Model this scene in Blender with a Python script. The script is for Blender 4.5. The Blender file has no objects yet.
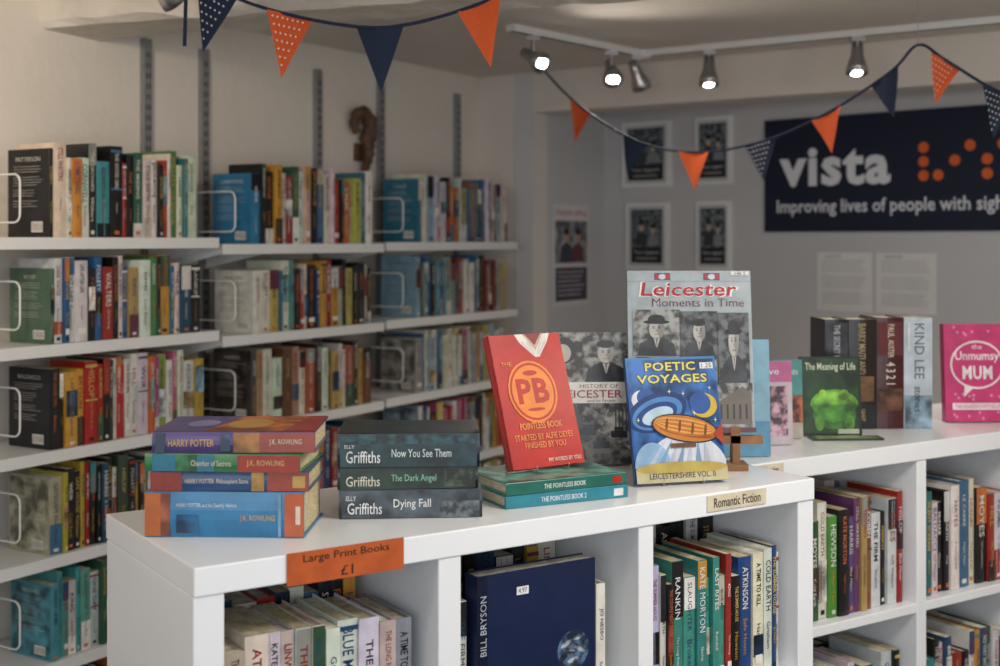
import bpy, math, random
from mathutils import Matrix, Vector
R = random.Random(7)
S = bpy.context.scene
V = Vector

# ------------------------------------------------------------------ colours
def hx(h):
    h = h.lstrip('#'); c = [int(h[i:i+2], 16)/255 for i in (0, 2, 4)]
    return tuple(((x/12.92) if x <= .04045 else ((x+.055)/1.055)**2.4) for x in c)
WHITE = hx('e9e7e2'); BLACK = hx('121214'); CREAM = hx('e6dcc0'); PAGE = hx('cfc2a2')

# ------------------------------------------------------------------ materials
def base_mat(name, rough=.5, metal=0.0):
    m = bpy.data.materials.new(name); m.use_nodes = True
    b = m.node_tree.nodes['Principled BSDF']
    b.inputs['Roughness'].default_value = rough; b.inputs['Metallic'].default_value = metal
    return m, m.node_tree, b
def plain(name, col, rough=.5, metal=0.0, bump=0.0, bscale=40, var=0.0, vscale=3):
    m, nt, b = base_mat(name, rough, metal)
    b.inputs['Base Color'].default_value = (*col, 1)
    tc = nt.nodes.new('ShaderNodeTexCoord')
    if var > 0:
        n = nt.nodes.new('ShaderNodeTexNoise'); n.inputs['Scale'].default_value = vscale; n.inputs['Detail'].default_value = 5
        r = nt.nodes.new('ShaderNodeValToRGB')
        r.color_ramp.elements[0].position = .3; r.color_ramp.elements[1].position = .7
        r.color_ramp.elements[0].color = (*[c*(1-var) for c in col], 1); r.color_ramp.elements[1].color = (*[min(1, c*(1+var*.4)) for c in col], 1)
        nt.links.new(tc.outputs['Object'], n.inputs['Vector']); nt.links.new(n.outputs['Fac'], r.inputs['Fac'])
        nt.links.new(r.outputs['Color'], b.inputs['Base Color'])
    if bump > 0:
        n = nt.nodes.new('ShaderNodeTexNoise'); n.inputs['Scale'].default_value = bscale; n.inputs['Detail'].default_value = 6
        bp = nt.nodes.new('ShaderNodeBump'); bp.inputs['Strength'].default_value = bump; bp.inputs['Distance'].default_value = .01
        nt.links.new(tc.outputs['Object'], n.inputs['Vector']); nt.links.new(n.outputs['Fac'], bp.inputs['Height']); nt.links.new(bp.outputs['Normal'], b.inputs['Normal'])
    return m
def attr_mat(name, rough, nscale, lo, hi, stretch=(1, 1, 1), bump=0, p0=.35, p1=.65):
    m, nt, b = base_mat(name, rough)
    a = nt.nodes.new('ShaderNodeAttribute'); a.attribute_name = 'Col'
    tc = nt.nodes.new('ShaderNodeTexCoord'); mp = nt.nodes.new('ShaderNodeMapping'); mp.inputs['Scale'].default_value = stretch
    n = nt.nodes.new('ShaderNodeTexNoise'); n.inputs['Scale'].default_value = nscale; n.inputs['Detail'].default_value = 4
    r = nt.nodes.new('ShaderNodeValToRGB')
    r.color_ramp.elements[0].position = p0; r.color_ramp.elements[1].position = p1
    r.color_ramp.elements[0].color = (lo, lo, lo, 1); r.color_ramp.elements[1].color = (hi, hi, hi, 1)
    mx = nt.nodes.new('ShaderNodeMixRGB'); mx.blend_type = 'MULTIPLY'; mx.inputs['Fac'].default_value = 1
    L = nt.links.new
    L(tc.outputs['Object'], mp.inputs['Vector']); L(mp.outputs['Vector'], n.inputs['Vector']); L(n.outputs['Fac'], r.inputs['Fac'])
    L(a.outputs['Color'], mx.inputs['Color1']); L(r.outputs['Color'], mx.inputs['Color2']); L(mx.outputs['Color'], b.inputs['Base Color'])
    return m
M_COVER = attr_mat('printed_cover', .3, 34, .8, 1.0)
M_PAGES = attr_mat('page_edges', .85, 60, .6, 1.0, (1, 1, 14))
M_PHOTO = attr_mat('printed_photograph', .35, 55, .12, 1.0, p0=.42, p1=.6)
M_CLOTH = attr_mat('bunting_cotton', .9, 300, .85, 1.0)
M_SPINEART = attr_mat('landscape_print', .3, 26, .25, 1.3, p0=.38, p1=.66)
M_SIGN = attr_mat('matt_printed_board', .7, 5, .94, 1.0)
BOOKM = [M_COVER, M_PAGES, M_PHOTO, M_SPINEART]
WALLM = [M_SIGN, M_PAGES, M_PHOTO, M_SPINEART]
M_WALL = plain('white_plaster', hx('ddd6cd'), .85, bump=.25, bscale=25, var=.05, vscale=2)
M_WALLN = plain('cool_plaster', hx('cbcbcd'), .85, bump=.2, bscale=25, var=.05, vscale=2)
M_CEIL = plain('ceiling_paint', hx('dbd4cb'), .9, bump=.3, bscale=12, var=.06, vscale=1.5)
M_BEAM = plain('painted_timber', hx('d8d2c8'), .8, bump=1.0, bscale=14, var=.15, vscale=8)
M_FLOOR = plain('carpet', hx('4c4845'), .95, bump=.5, bscale=300, var=.2, vscale=30)
M_UNIT = plain('white_laminate', hx('e8eaed'), .25, var=.03, vscale=4)
M_SHELF = plain('white_powder_coated_steel', hx('e2e2e0'), .35, var=.04, vscale=6)
M_TRACK = plain('galvanised_steel', hx('9a9da0'), .45, .6, var=.1, vscale=30)
M_DARK = plain('dark_slot', hx('18181a'), .8)
M_CHROME = plain('satin_nickel', hx('b0b0b0'), .3, .9)
M_WIRE = plain('white_wire', hx('e6e6e4'), .35)
M_WOOD = plain('oak', hx('8a5f38'), .55, bump=.2, bscale=60, var=.3, vscale=25)
M_CARVE = plain('carved_dark_wood', hx('5f4430'), .5, bump=.8, bscale=60, var=.5, vscale=35)
m, nt, b = base_mat('clear_acrylic', .05); b.inputs['Transmission Weight'].default_value = .9; b.inputs['Base Color'].default_value = (.9, .92, .95, 1); M_ACR = m
m, nt, b = base_mat('lamp_emitter', .3); b.inputs['Emission Color'].default_value = (1, .97, .9, 1); b.inputs['Emission Strength'].default_value = 20; M_LAMP = m

# ------------------------------------------------------------------ mesh builder
_tc = {}
def tgeo(s, bold):
    k = (s, bold)
    if k in _tc: return _tc[k]
    c = bpy.data.curves.new('t', 'FONT'); c.body = s; c.resolution_u = 2; c.offset = bold; c.fill_mode = 'FRONT'
    if bold > .016: c.space_character = 1+bold*3
    o = bpy.data.objects.new('t', c); S.collection.objects.link(o)
    bpy.context.view_layer.update()
    me = o.evaluated_get(bpy.context.evaluated_depsgraph_get()).to_mesh()
    vs = [(v.co.x, v.co.y) for v in me.vertices]; fs = [tuple(p.vertices) for p in me.polygons]
    o.evaluated_get(bpy.context.evaluated_depsgraph_get()).to_mesh_clear()
    bpy.data.objects.remove(o); bpy.data.curves.remove(c)
    if not vs: vs = [(0, 0), (1, 0), (1, 1)]; fs = []
    xs = [v[0] for v in vs]; ys = [v[1] for v in vs]
    bb = (min(xs), min(ys), max(xs), max(ys))
    _tc[k] = (vs, fs, bb); return _tc[k]

class MB:
    def __init__(s): s.v = []; s.f = []; s.c = []; s.m = []; s.sm = []
    def add(s, M, vs, fs, col=WHITE, mat=0, smooth=False):
        o = len(s.v); s.v += [tuple(M @ V(p)) for p in vs]
        for f in fs: s.f.append(tuple(i+o for i in f)); s.c.append(col); s.m.append(mat); s.sm.append(smooth)
    def box(s, M, a, b, col=WHITE, mat=0):
        x0, y0, z0 = a; x1, y1, z1 = b
        s.add(M, [(x0,y0,z0),(x1,y0,z0),(x1,y1,z0),(x0,y1,z0),(x0,y0,z1),(x1,y0,z1),(x1,y1,z1),(x0,y1,z1)],
              [(0,3,2,1),(4,5,6,7),(0,1,5,4),(1,2,6,5),(2,3,7,6),(3,0,4,7)], col, mat)
    def prism(s, M, pts, y0, y1, col=WHITE, mat=0):
        n = len(pts)
        s.add(M, [(x, y0, z) for x, z in pts]+[(x, y1, z) for x, z in pts],
              [tuple(range(n)), tuple(range(2*n-1, n-1, -1))]+[(i, i+n, (i+1) % n+n, (i+1) % n) for i in range(n)], col, mat)
    def poly(s, M, pts, y=0, col=WHITE, mat=0):
        s.add(M, [(x, y, z) for x, z in pts], [tuple(range(len(pts)))], col, mat)
    def text(s, M, t, x0, z0, x1, z1, y=0, col=BLACK, bold=.012, shear=0, keep=True, rot=False):
        vs, fs, bb = tgeo(t, bold)
        w = x1-x0; h = z1-z0
        bw = max(1e-4, bb[2]-bb[0]); bh = max(.5, bb[3]-bb[1])
        sx = w/bw; sy = h/bh
        if keep:
            sy = min(sy, sx*1.6); sx = min(sx, sy*1.25)
        cx = (x0+x1)/2; cz = (z0+z1)/2
        mx = (bb[0]+bb[2])/2; my = (bb[1]+bb[3])/2
        s.add(M, [((a-mx)*sx+(b-my)*sy*shear+cx, y, (b-my)*sy+cz) for a, b in vs], fs, col, 0)
    def tube(s, M, pts, rad, seg=8, col=WHITE, mat=0, cap=True):
        pts = [V(p) for p in pts]; n = len(pts)
        if not hasattr(rad, '__len__'): rad = [rad]*n
        d0 = (pts[1]-pts[0]).normalized() if (pts[1]-pts[0]).length > 1e-9 else V((0, 0, 1))
        ref = V((0, 0, 1)) if abs(d0.z) < .9 else V((1, 0, 0))
        a = d0.cross(ref).normalized(); vs = []; last = d0
        for i in range(n):
            d = (pts[min(i+1, n-1)]-pts[max(i-1, 0)])
            d = d.normalized() if d.length > 1e-9 else last
            last = d; a = (a-d*a.dot(d)).normalized(); bb = d.cross(a)
            for k in range(seg):
                t = 2*math.pi*k/seg; vs.append(pts[i]+(a*math.cos(t)+bb*math.sin(t))*rad[i])
        fs = [(i*seg+k, i*seg+(k+1) % seg, (i+1)*seg+(k+1) % seg, (i+1)*seg+k) for i in range(n-1) for k in range(seg)]
        s.add(M, vs, fs, col, mat, True)
        if cap: s.add(M, vs[:seg], [tuple(range(seg))[::-1]], col, mat); s.add(M, vs[-seg:], [tuple(range(seg))], col, mat)
    # standing book: x thickness, y depth (spine faces -y), z height
    def book(s, M, th, dp, h, col, page=PAGE, hard=False, bulge=.0015, side=None):
        t = .0022 if hard else .0007; ins = .004 if hard else .0003
        sc = side or col
        s.box(M, (0, 0, 0), (t, dp, h), sc); s.box(M, (th-t, 0, 0), (th, dp, h), sc)
        s.box(M, (t, .002, ins), (th-t, dp-ins-.0005, h-ins), page, 1)
        n = 5; ou = [(th*i/n, -bulge*math.sin(math.pi*i/n)) for i in range(n+1)]
        vs = [(x, y, z) for z in (0, h) for x, y in ou]+[(th, t, 0), (0, t, 0), (th, t, h), (0, t, h)]
        k = n+1
        fs = [(i, i+1, k+i+1, k+i) for i in range(n)]+[tuple(range(k))+(2*k, 2*k+1), tuple(range(k, 2*k))+(2*k+2, 2*k+3)]
        s.add(M, vs, fs, col, 0, False)
    def spine(s, M, th, h, z0, z1, col, f0=0, f1=1, y=-.0018, mat=0):
        s.poly(M, [(th*f0, h*z0), (th*f1, h*z0), (th*f1, h*z1), (th*f0, h*z1)], y, col, mat)
    def spinetext(s, M, t, th, h, z0, z1, col, f0=.15, f1=.85, y=-.0022, bold=.014):
        T = M @ Matrix(((0, 0, 1, 0), (0, 1, 0, 0), (-1, 0, 0, 0), (0, 0, 0, 1)))
        s.text(T, t, -h*z1, th*f0, -h*z0, th*f1, y, col, bold)
    def build(s, name, mats, parent=None):
        me = bpy.data.meshes.new(name); me.from_pydata(s.v, [], s.f)
        for mm in mats: me.materials.append(mm)
        me.polygons.foreach_set('material_index', s.m); me.polygons.foreach_set('use_smooth', s.sm)
        ca = me.color_attributes.new('Col', 'FLOAT_COLOR', 'CORNER'); arr = []
        for p, c in zip(me.polygons, s.c): arr += [c[0], c[1], c[2], 1.0]*len(p.vertices)
        ca.data.foreach_set('color', arr); me.update()
        o = bpy.data.objects.new(name, me); S.collection.objects.link(o)
        if parent: o.parent = parent
        return o

def frame(px, py, pz, dx, dy):     # x axis along (dx,dy); y axis to its left
    l = math.hypot(dx, dy); dx /= l; dy /= l
    return Matrix(((dx, -dy, 0, px), (dy, dx, 0, py), (0, 0, 1, pz), (0, 0, 0, 1)))
T = lambda x, y, z: Matrix.Translation((x, y, z))
I4 = Matrix.Identity(4)
LIE = Matrix(((0, 0, -1, 0), (0, 1, 0, 0), (1, 0, 0, 0), (0, 0, 0, 1)))   # book lying, front cover up

class Cover:
    def __init__(s, mb, M, w, h): s.mb = mb; s.M = M; s.w = w; s.h = h; s.l = 1
    def y(s): s.l += 1; return -.00012*s.l
    def rect(s, x0, z0, x1, z1, col, mat=0): s.mb.poly(s.M, [(x0*s.w, z0*s.h), (x1*s.w, z0*s.h), (x1*s.w, z1*s.h), (x0*s.w, z1*s.h)], s.y(), col, mat)
    def poly(s, pts, col, mat=0): s.mb.poly(s.M, [(x*s.w, z*s.h) for x, z in pts], s.y(), col, mat)
    def ell(s, cx, cz, rx, rz, col, mat=0, rot=0, n=24, a0=0, a1=2*math.pi):
        p = []
        for i in range(n):
            t = a0+(a1-a0)*i/(n if a1-a0 > 6.2 else n-1); x = rx*s.w*math.cos(t); z = rz*s.h*math.sin(t)
            X = cx*s.w+x*math.cos(rot)-z*math.sin(rot); Z = cz*s.h+x*math.sin(rot)+z*math.cos(rot)
            p.append((min(max(X, 0), s.w), min(max(Z, 0), s.h)))
        s.mb.poly(s.M, p, s.y(), col, mat)
    def text(s, t, x0, z0, x1, z1, col, bold=.012, shear=0, keep=True):
        s.mb.text(s.M, t, x0*s.w, z0*s.h, x1*s.w, z1*s.h, s.y(), col, bold, shear, keep)
    def portrait(s, x0, z0, x1, z1, hat=False, dark=False):
        s.rect(x0, z0, x1, z1, hx('9a9a96') if not dark else hx('66676a'), 2)
        cx = (x0+x1)/2; w = x1-x0; h = z1-z0
        s.poly([(cx-w*.42, z0), (cx-w*.36, z0+h*.26), (cx-w*.12, z0+h*.40), (cx+w*.12, z0+h*.40), (cx+w*.36, z0+h*.26), (cx+w*.42, z0)], hx('3c3c40'), 3)
        s.poly([(cx-w*.08, z0+h*.42), (cx+w*.08, z0+h*.42), (cx+w*.01, z0+h*.18), (cx-w*.01, z0+h*.18)], hx('b8b4ae'))
        s.poly([(cx-w*.015, z0+h*.36), (cx+w*.015, z0+h*.36), (cx, z0+h*.16)], hx('26262a'))
        s.ell(cx, z0+h*.58, w*.17, h*.22, hx('9a958e'), 3); s.ell(cx-w*.02, z0+h*.57, w*.14, h*.19, hx('b8b3ab')); s.ell(cx+w*.08, z0+h*.55, w*.06, h*.15, hx('8a8680'))
        if hat: s.ell(cx, z0+h*.73, w*.28, h*.045, hx('1c1c1e')); s.ell(cx, z0+h*.79, w*.18, h*.10, hx('2a2a2c'), 3)
        else: s.ell(cx, z0+h*.76, w*.18, h*.08, hx('2c2826'))
        for dx in (-.06, .05):
            s.ell(cx+w*dx, z0+h*.6, w*.025, h*.012, hx('222222')); s.rect(cx+w*(dx-.035), z0+h*.632, cx+w*(dx+.035), z0+h*.642, hx('3a3633'))
        s.poly([(cx-w*.015, z0+h*.52), (cx+w*.02, z0+h*.52), (cx, z0+h*.59)], hx('8a8680'))
        s.rect(cx-w*.05, z0+h*.46, cx+w*.05, z0+h*.47, hx('5a3f3a'))

def display_book(name, M, w, h, th, lean, cover, side=None, page=hx('d8d2c0'), draw=None, hard=False):
    mb = MB(); L = M @ T(0, 0, th*math.sin(lean)) @ Matrix.Rotation(-lean, 4, 'X')
    t = .002
    mb.box(L, (0, 0, 0), (w, t, h), cover); mb.box(L, (0, th-t, 0), (w, th, h), cover)
    mb.box(L, (0, 0, 0), (t, th, h), side or cover)
    mb.box(L, (t, t, .002), (w-.002, th-t, h-.002), page, 1)
    if draw: draw(Cover(mb, L, w, h))
    return mb.build(name, BOOKM)

# ------------------------------------------------------------------ words & palettes
AUTH = ['LARSSON','JO NESBO','HEWSON','SHAYDER','LYLES','RANKIN','HARRIS','GRISHAM','P D JAMES','CHILD','PATTERSON','ARCHER','COBEN','McNAB','FRENCH','ROBINSON','KING','SLAUGHTER','HAYES','LE CARRE','BALDACCI','JEWELL','MOYES','WEIR','CORNWELL','GREGORY','ATKINSON','BRYSON','HISLOP','LINWOOD','SMITH','HILL','WALTERS','FOLLETT','DEXTER','KATE MORTON','RENDELL','TREMAIN','BOYD','HORNBY']
TIT = ['The Couple Next Door','Ghost Lines','The Good Girl','Dark Water','Girl Sat Sitting','A Time to Kill','Life After Life','The Missing','Still Waters','Cold Earth','The Lie','Broken','Safe House','The Long Road','One Day','Last Rites','After You','The Firm','Silent Scream','Gone','Blue Moon','The Orchard','No Way Back','Night Train','The Summer House','Redemption']
PAL = dict(
 mix=['e0dcd2','d8d4ca','e8e6e0','17171a','17171a','202024','9c2a24','26466c','3c7f88','b98a3a','c4b45a','33553a','b9b2a2','6a3040','ccccca','3f6c90','191d2c','c06c34','d0ccc4','8a8a84'],
 blue=['d5dce0','e4e2dc','35658c','234a6c','7da3b5','1b2f4a','17171a','5a9298','dcd8ce','86a090','224a64','b09a6c','843c30','ccccca','101418'],
 red=['b02a24','941f1c','dcd8ce','e4e2dc','c8a03a','b45c2c','17171a','a84f78','2f7a60','e4e2dc','cfd0d2','a82f38','26466c','17171a'],
 dark=['17171a','202024','101014','1a2430','2a1f24','dcd8ce','c4a838','3a5040','742424','b9b2a2','224a64','17171a'],
 warm=['bd9450','dcd0b4','d8d4ca','aa5030','17171a','6a442c','dcd8ce','8c2a22','c8a662','3a2a24','b4866a','963028','e0dcd2','17171a'],
 light=['dcd8ce','e4e2dc','d2d4d6','d8ceb4','ccccca','17171a','94b4b8','a85878','b09a6c','3f6c90','c06c34','dcd8ce'],
 white=['dcd8ce','e4e2dc','d2d4d6','d8ceb4','ccccca','dcd8ce','b9b2a2','8a8a90'],
 teal=['357f7c','4c9c92','17171a','dcd8ce','1f4a54','ccccca','6aa89a','335a44','1a2430','5a9c94'])
def lum(c): return .2126*c[0]+.7152*c[1]+.0722*c[2]

def jacket(mb, M, th, h, col, rng):
    dark = lum(col) < .22
    tc = rng.choice([hx('dcd8cc'), hx('d8d6d0'), hx('c4a858'), hx('c46a38') if lum(col) < .05 else hx('dedede')]) if dark else rng.choice([hx('222226'), hx('222226'), hx('8c2a22'), hx('264468')])
    st = rng.random(); bc = hx(rng.choice(PAL['mix']))
    if st < .18: mb.spine(M, th, h, rng.uniform(.55, .8), .995, bc, .02, .98)
    elif st < .32: mb.spine(M, th, h, .0, rng.uniform(.15, .4), bc, .02, .98)
    elif st < .52:
        a = rng.uniform(.1, .5); mb.spine(M, th, h, a, a+rng.uniform(.15, .4), hx(rng.choice(PAL['blue']+PAL['warm'])), .02, .98, mat=3)
    elif st < .62: mb.spine(M, th, h, .93, .96, bc, .02, .98); mb.spine(M, th, h, .52, .54, bc, .02, .98)
    spl = rng.uniform(.42, .6)
    a = rng.choice(AUTH); t = rng.choice(TIT)
    if rng.random() < .5: a, t = t.upper(), a.title()
    ha = min(th*rng.uniform(.4, .62), rng.choice([.009, .011, .013, .017]))/th; ht = min(th*.42, rng.choice([.006, .008, .01]))/th
    tc2 = tc if rng.random() < .6 else (hx('b8902e') if dark else hx('7a4a3a'))
    c1 = .5; mb.spinetext(M, a, th, h, spl+.01, rng.uniform(.9, .96), tc, c1-ha/2, c1+ha/2, bold=rng.choice([.0, .008, .014]))
    mb.spinetext(M, t, th, h, .15, spl-.03, tc2, c1-ht/2, c1+ht/2, bold=.0)
    if rng.random() < .6: mb.spine(M, th, h, .035, .075, rng.choice([hx('c86c30'), hx('d8d6d0'), hx('17171a')]), .3, .7, y=-.0026)
    if rng.random() < .1: mb.spine(M, th, h, .1, .17, hx('e4e2dc'), .15, .85, y=-.0028)
    if rng.random() < .3:
        for k in range(2):
            f = rng.uniform(.25, .75); mb.spine(M, th, h, .02, .98, tuple(min(1, q*1.5+.03) for q in col), f, f+.025, y=-.0020)

def book_row(mb, M, length, rng, pal, h=(.178, .2), d=(.122, .132), t=(.014, .036), hard=.1, first_cover=None, first_art=True, page=None, seq=None):
    x = 0; first = True; n = 0
    while True:
        th = t[0]+(t[1]-t[0])*rng.random()**1.25
        if x+th > length: break
        hh = rng.uniform(*h) if rng.random() < .55 else rng.choice([h[0]+.003, h[1]-.004])+rng.uniform(-.002, .002)
        dd = rng.uniform(*d); hd = rng.random() < hard
        col = hx(seq[n]) if seq and n < len(seq) else hx(rng.choice(PAL[pal]))
        col = tuple(min(1, c*rng.uniform(.8, 1.05)) for c in col); n += 1
        if first and first_cover: col = hx(first_cover)
        B = M @ T(x, rng.uniform(-.004, .008), 0)
        pg = page or rng.choice([hx('cbbd9c'), hx('d8ceb4'), hx('bfae8a'), hx('e0dac8')])
        if first and first_art: dd = .142
        mb.book(B, th, dd, hh, col, pg, hd)
        jacket(mb, B, th, hh, col, rng)
        if first and first_art:
            C = B @ Matrix(((0, 1, 0, 0), (-1, 0, 0, dd), (0, 0, 1, 0), (0, 0, 0, 1)))
            cv = Cover(mb, C, dd, hh); tc = hx('cfccc4') if lum(col) < .25 else hx('4a4b50')
            if rng.random() < .5: cv.rect(.03, .03, .97, .97, col, 3)
            cv.text(rng.choice(AUTH), .2, .86, .8, .91, tc, .0)
            for i in range(16):
                z = .80-i*.030
                if i in (3, 8, 12): continue
                cv.rect(.14, z, rng.uniform(.6, .88), z+.004, tc)
            cv.rect(.6, .06, .88, .18, hx('dddad2')); cv.text('|||||||', .62, .08, .86, .16, hx('17171a'), 0, keep=False)
        first = False
        x += th+rng.uniform(.0003, .0012)
    return x

# ------------------------------------------------------------------ ROOM
CW = V((-.085, 4.954)); E2 = V((.82, -.572)); W = V((.521, .853)); E = V((.7286, -.685))
N0 = CW+E2*.2555; NB = V((.438, 5.321)); N1 = CW+E2*3.0
HC = 2.17
def wall(name, a, b, z0, z1, mat, th=.1):
    mb = MB(); d = b-a; M = frame(a.x, a.y, 0, d.x, d.y)
    mb.box(M, (0, 0, z0), (d.length, th, z1)); return mb.build(name, [mat])
WL0 = V((-1.169, 3.18))-W*4.9
wall('wall_left', WL0, CW, 0, HC, M_WALL)
wall('wall_front_pier', CW, N0, 0, HC, M_WALL, .10)
wall('wall_niche_left', N0, NB, 0, HC, M_WALLN, .08)
NBR = NB+E*2.66
wall('wall_niche_back', NB, NBR, 0, HC, M_WALLN)
wall('wall_niche_right', NBR, N1, 0, HC, M_WALLN)
WR = CW+E2*4.006
wall('wall_front_right', N1, WR, 0, HC, M_WALL)
wall('trim_soffit', N0, N1, 2.02, HC, M_WALL, .14)
wall('wall_right', WR, V((WR.x, -1.0)), 0, HC, M_WALL)
mb = MB(); x0 = WL0.x-.1; x1 = WR.x+.1; ya, yb = -1.1, -1.0
for a, b in (((x0, ya, 0), (x1, yb, .75)), ((x0, ya, 2.05), (x1, yb, HC)), ((x0, ya, .75), (-1.6, yb, 2.05)), ((1.9, ya, .75), (x1, yb, 2.05))):
    mb.box(I4, a, b)
mb.build('wall_rear', [M_WALL])
mb = MB()
for a, b in (((-1.6, -1.09, .75), (1.9, -1.02, .8)), ((-1.6, -1.09, 2.0), (1.9, -1.02, 2.05)), ((-1.6, -1.09, .8), (-1.55, -1.02, 2.0)), ((1.85, -1.09, .8), (1.9, -1.02, 2.0)), ((.12, -1.09, .8), (.17, -1.02, 2.0))):
    mb.box(I4, a, b)
mb.build('window_1', [M_SHELF])
mb = MB(); mb.box(I4, (-4.2, -1.2, -.1), (3.5, 6, 0)); mb.build('floor', [M_FLOOR])
mb = MB(); mb.box(I4, (-4.2, -1.2, HC), (3.5, 6, HC+.1)); mb.build('ceiling', [M_CEIL])
mb = MB(); BM = frame(-1.20, 3.32, 0, .93, -.37); rr = random.Random(3); n = 40; L = 2.6
vs = []
for i in range(n+1):
    x = L*i/n; j = lambda a: rr.uniform(-a, a)
    vs += [(x, -.09+j(.004), HC-.002), (x, -.098+j(.006), 2.088+j(.004)), (x, -.080+j(.006), 2.07+j(.004)), (x, .08+j(.006), 2.066+j(.004)), (x, .095+j(.006), 2.085+j(.004)), (x, .09, HC-.002)]
fs = [(i*6+k, i*6+(k+1) % 6, (i+1)*6+(k+1) % 6, (i+1)*6+k) for i in range(n) for k in range(6)]+[tuple(range(6)), tuple(range(n*6, n*6+6))]
mb.add(BM, vs, fs, WHITE, 0, False); mb.build('ceiling_beam', [M_BEAM])

# ------------------------------------------------------------------ WALL SHELVING BANKS
F0 = V((-.956, 3.05))
def FP(s): return F0+W*s
banks = [
 (-.42, .385, -.145, .352, [1.545, 1.300, 1.057, .815, .572, .33]),
 (.40, 1.112, .53, 1.098, [1.528, 1.282, 1.036, .790, .545, .30]),
 (1.128, 1.934, 1.315, 1.90, [1.532, 1.286, 1.040, .795, .55, .30]),
]
UPS = [[.12, .79], [.19, .70], [.31, .79]]
pals = [['warm', 'blue', 'red', 'dark', 'teal', 'mix'], ['mix', 'mix', 'warm', 'red', 'mix', 'mix'], ['light', 'blue', 'light', 'red', 'mix', 'mix']]
firsts = [['101012', '4f6a56', '14161c', 'a8a48c', '4a90a0', '202024'], ['2f78a0', 'd9d6cc', '4a4440', '3a5a7a', 'c9c2b0', '202024'], ['2f6f86', '7fa0b0', '9a9690', '8aa0b0', 'c9c2b0', '202024']]
SEQ = {(0, 0): ['101012','dcd4bc','d8d0bc','c8983e','e0dcd2','26262a','4a929c','17171a','a03026','17171a','2f6650','dcd8ce','dcd8ce','17171a','b03a2a','e0dcd2','5a8650','e0dcd2','3c7f88','dcd8ce'],
       (0, 1): ['4f6a56','e0dcd2','2a5a86','d8d4ca','e0dcd2','17171a','2a5a86','a03026','17171a','dcd8ce','33658c','b89a62','e0dcd2','4a7a50','17171a','c8983e','33658c','dcd8ce'],
       (0, 2): ['14161c','17171a','c8a238','c8a238','a8201c','a8201c','17171a','3a3430','e0dcd2','b0282a','b0282a','e0dcd2','e0dcd2','d8d4ca','c06030','a8407c','8aa048','e0dcd2','b45a88','e0dcd2'],
       (0, 3): ['a8a48c','c4a838','17171a','17171a','c4a838','942020','17171a','101014','224a64','17171a','dcd8ce','3a5040','17171a','c4a838','17171a','8c5a30'],
       (1, 0): ['2f78a0','17171a','17171a','c8a238','dcd8ce','a03026','2f6650','dcd8ce','d8b0a0','17171a','3f6c90','dcd8ce','dcd8ce','a03026','17171a','c06c34'],
       (1, 1): ['d9d6cc','dcd8ce','c4b45a','33658c','dcd8ce','4c9088','17171a','a03026','dcd8ce','17171a','26466c','c8983e','942020']}
for bi, (s0, s1, b0, b1, zs) in enumerate(banks):
    p = FP(s0); M = frame(p.x, p.y, 0, W.x, W.y); mb = MB(); Lb = s1-s0
    for z in zs:
        mb.box(M, (0, -.012, z-.012), (Lb, .229, z))
        mb.box(M, (0, -.016, z-.026), (Lb, -.008, z+.001))
        mb.box(M, (0, -.008, z-.026), (Lb, .006, z-.022))
        for x in (0.0, Lb-.003):
            Q = M @ Matrix(((0, 1, 0, x), (1, 0, 0, 0), (0, 0, 1, z), (0, 0, 0, 1)))
            mb.prism(Q, [(-.012, -.024), (.229, -.075), (.229, .004), (-.012, .0)], 0, .003)
    for x in UPS[bi]:
        mb.box(M, (x-.014, .232, .15), (x+.014, .2495, 2.09), mat=1)
        for i in range(62):
            z = .3+i*.0285
            for dx in (-.006, .004): mb.box(M, (x+dx, .2312, z), (x+dx+.003, .2325, z+.014), mat=2)
        for z in zs:
            Q = M @ Matrix(((0, 1, 0, x), (1, 0, 0, 0), (0, 0, 1, z), (0, 0, 0, 1)))
            mb.prism(Q, [(.0, -.024), (.234, -.07), (.234, -.012), (.0, -.012)], -.002, .002, mat=0)
    o = mb.build('wall_mounted_shelving', [M_SHELF, M_TRACK, M_DARK])
    for ri, z in enumerate(zs):
        q = FP(b0); B = frame(q.x, q.y, z+.0008, W.x, W.y); mb = MB(); rng = random.Random(140+bi*10+ri)
        h = (.182, .226) if ri == 0 else (.17, .202)
        ln = b1-b0-(rng.uniform(0, .015))
        x = book_row(mb, B, ln, rng, pals[bi][ri], h=h, first_cover=firsts[bi][ri], t=(.011, .040), seq=SEQ.get((bi, ri)))
        mb.build('row_of_paperback_books', BOOKM)
        mb = MB(); a = frame(q.x-W.x*.055, q.y-W.y*.055, z, W.x, W.y)
        if bi > 0: a = frame(q.x-W.x*.03, q.y-W.y*.03, z, W.x, W.y)
        pts = [(0, .2295, .145)]
        for k in range(7):
            t = math.pi/2*k/6; pts.append((0, .055-.02*math.sin(t), .125+.02*math.cos(t)))
        for k in range(7):
            t = math.pi/2*k/6; pts.append((0, .055-.02*math.cos(t), .055-.02*math.sin(t)))
        pts += [(0, .2295, .035)]
        mb.tube(a, pts, .0022, 8); mb.build('wire_bookend', [M_WIRE])

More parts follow.
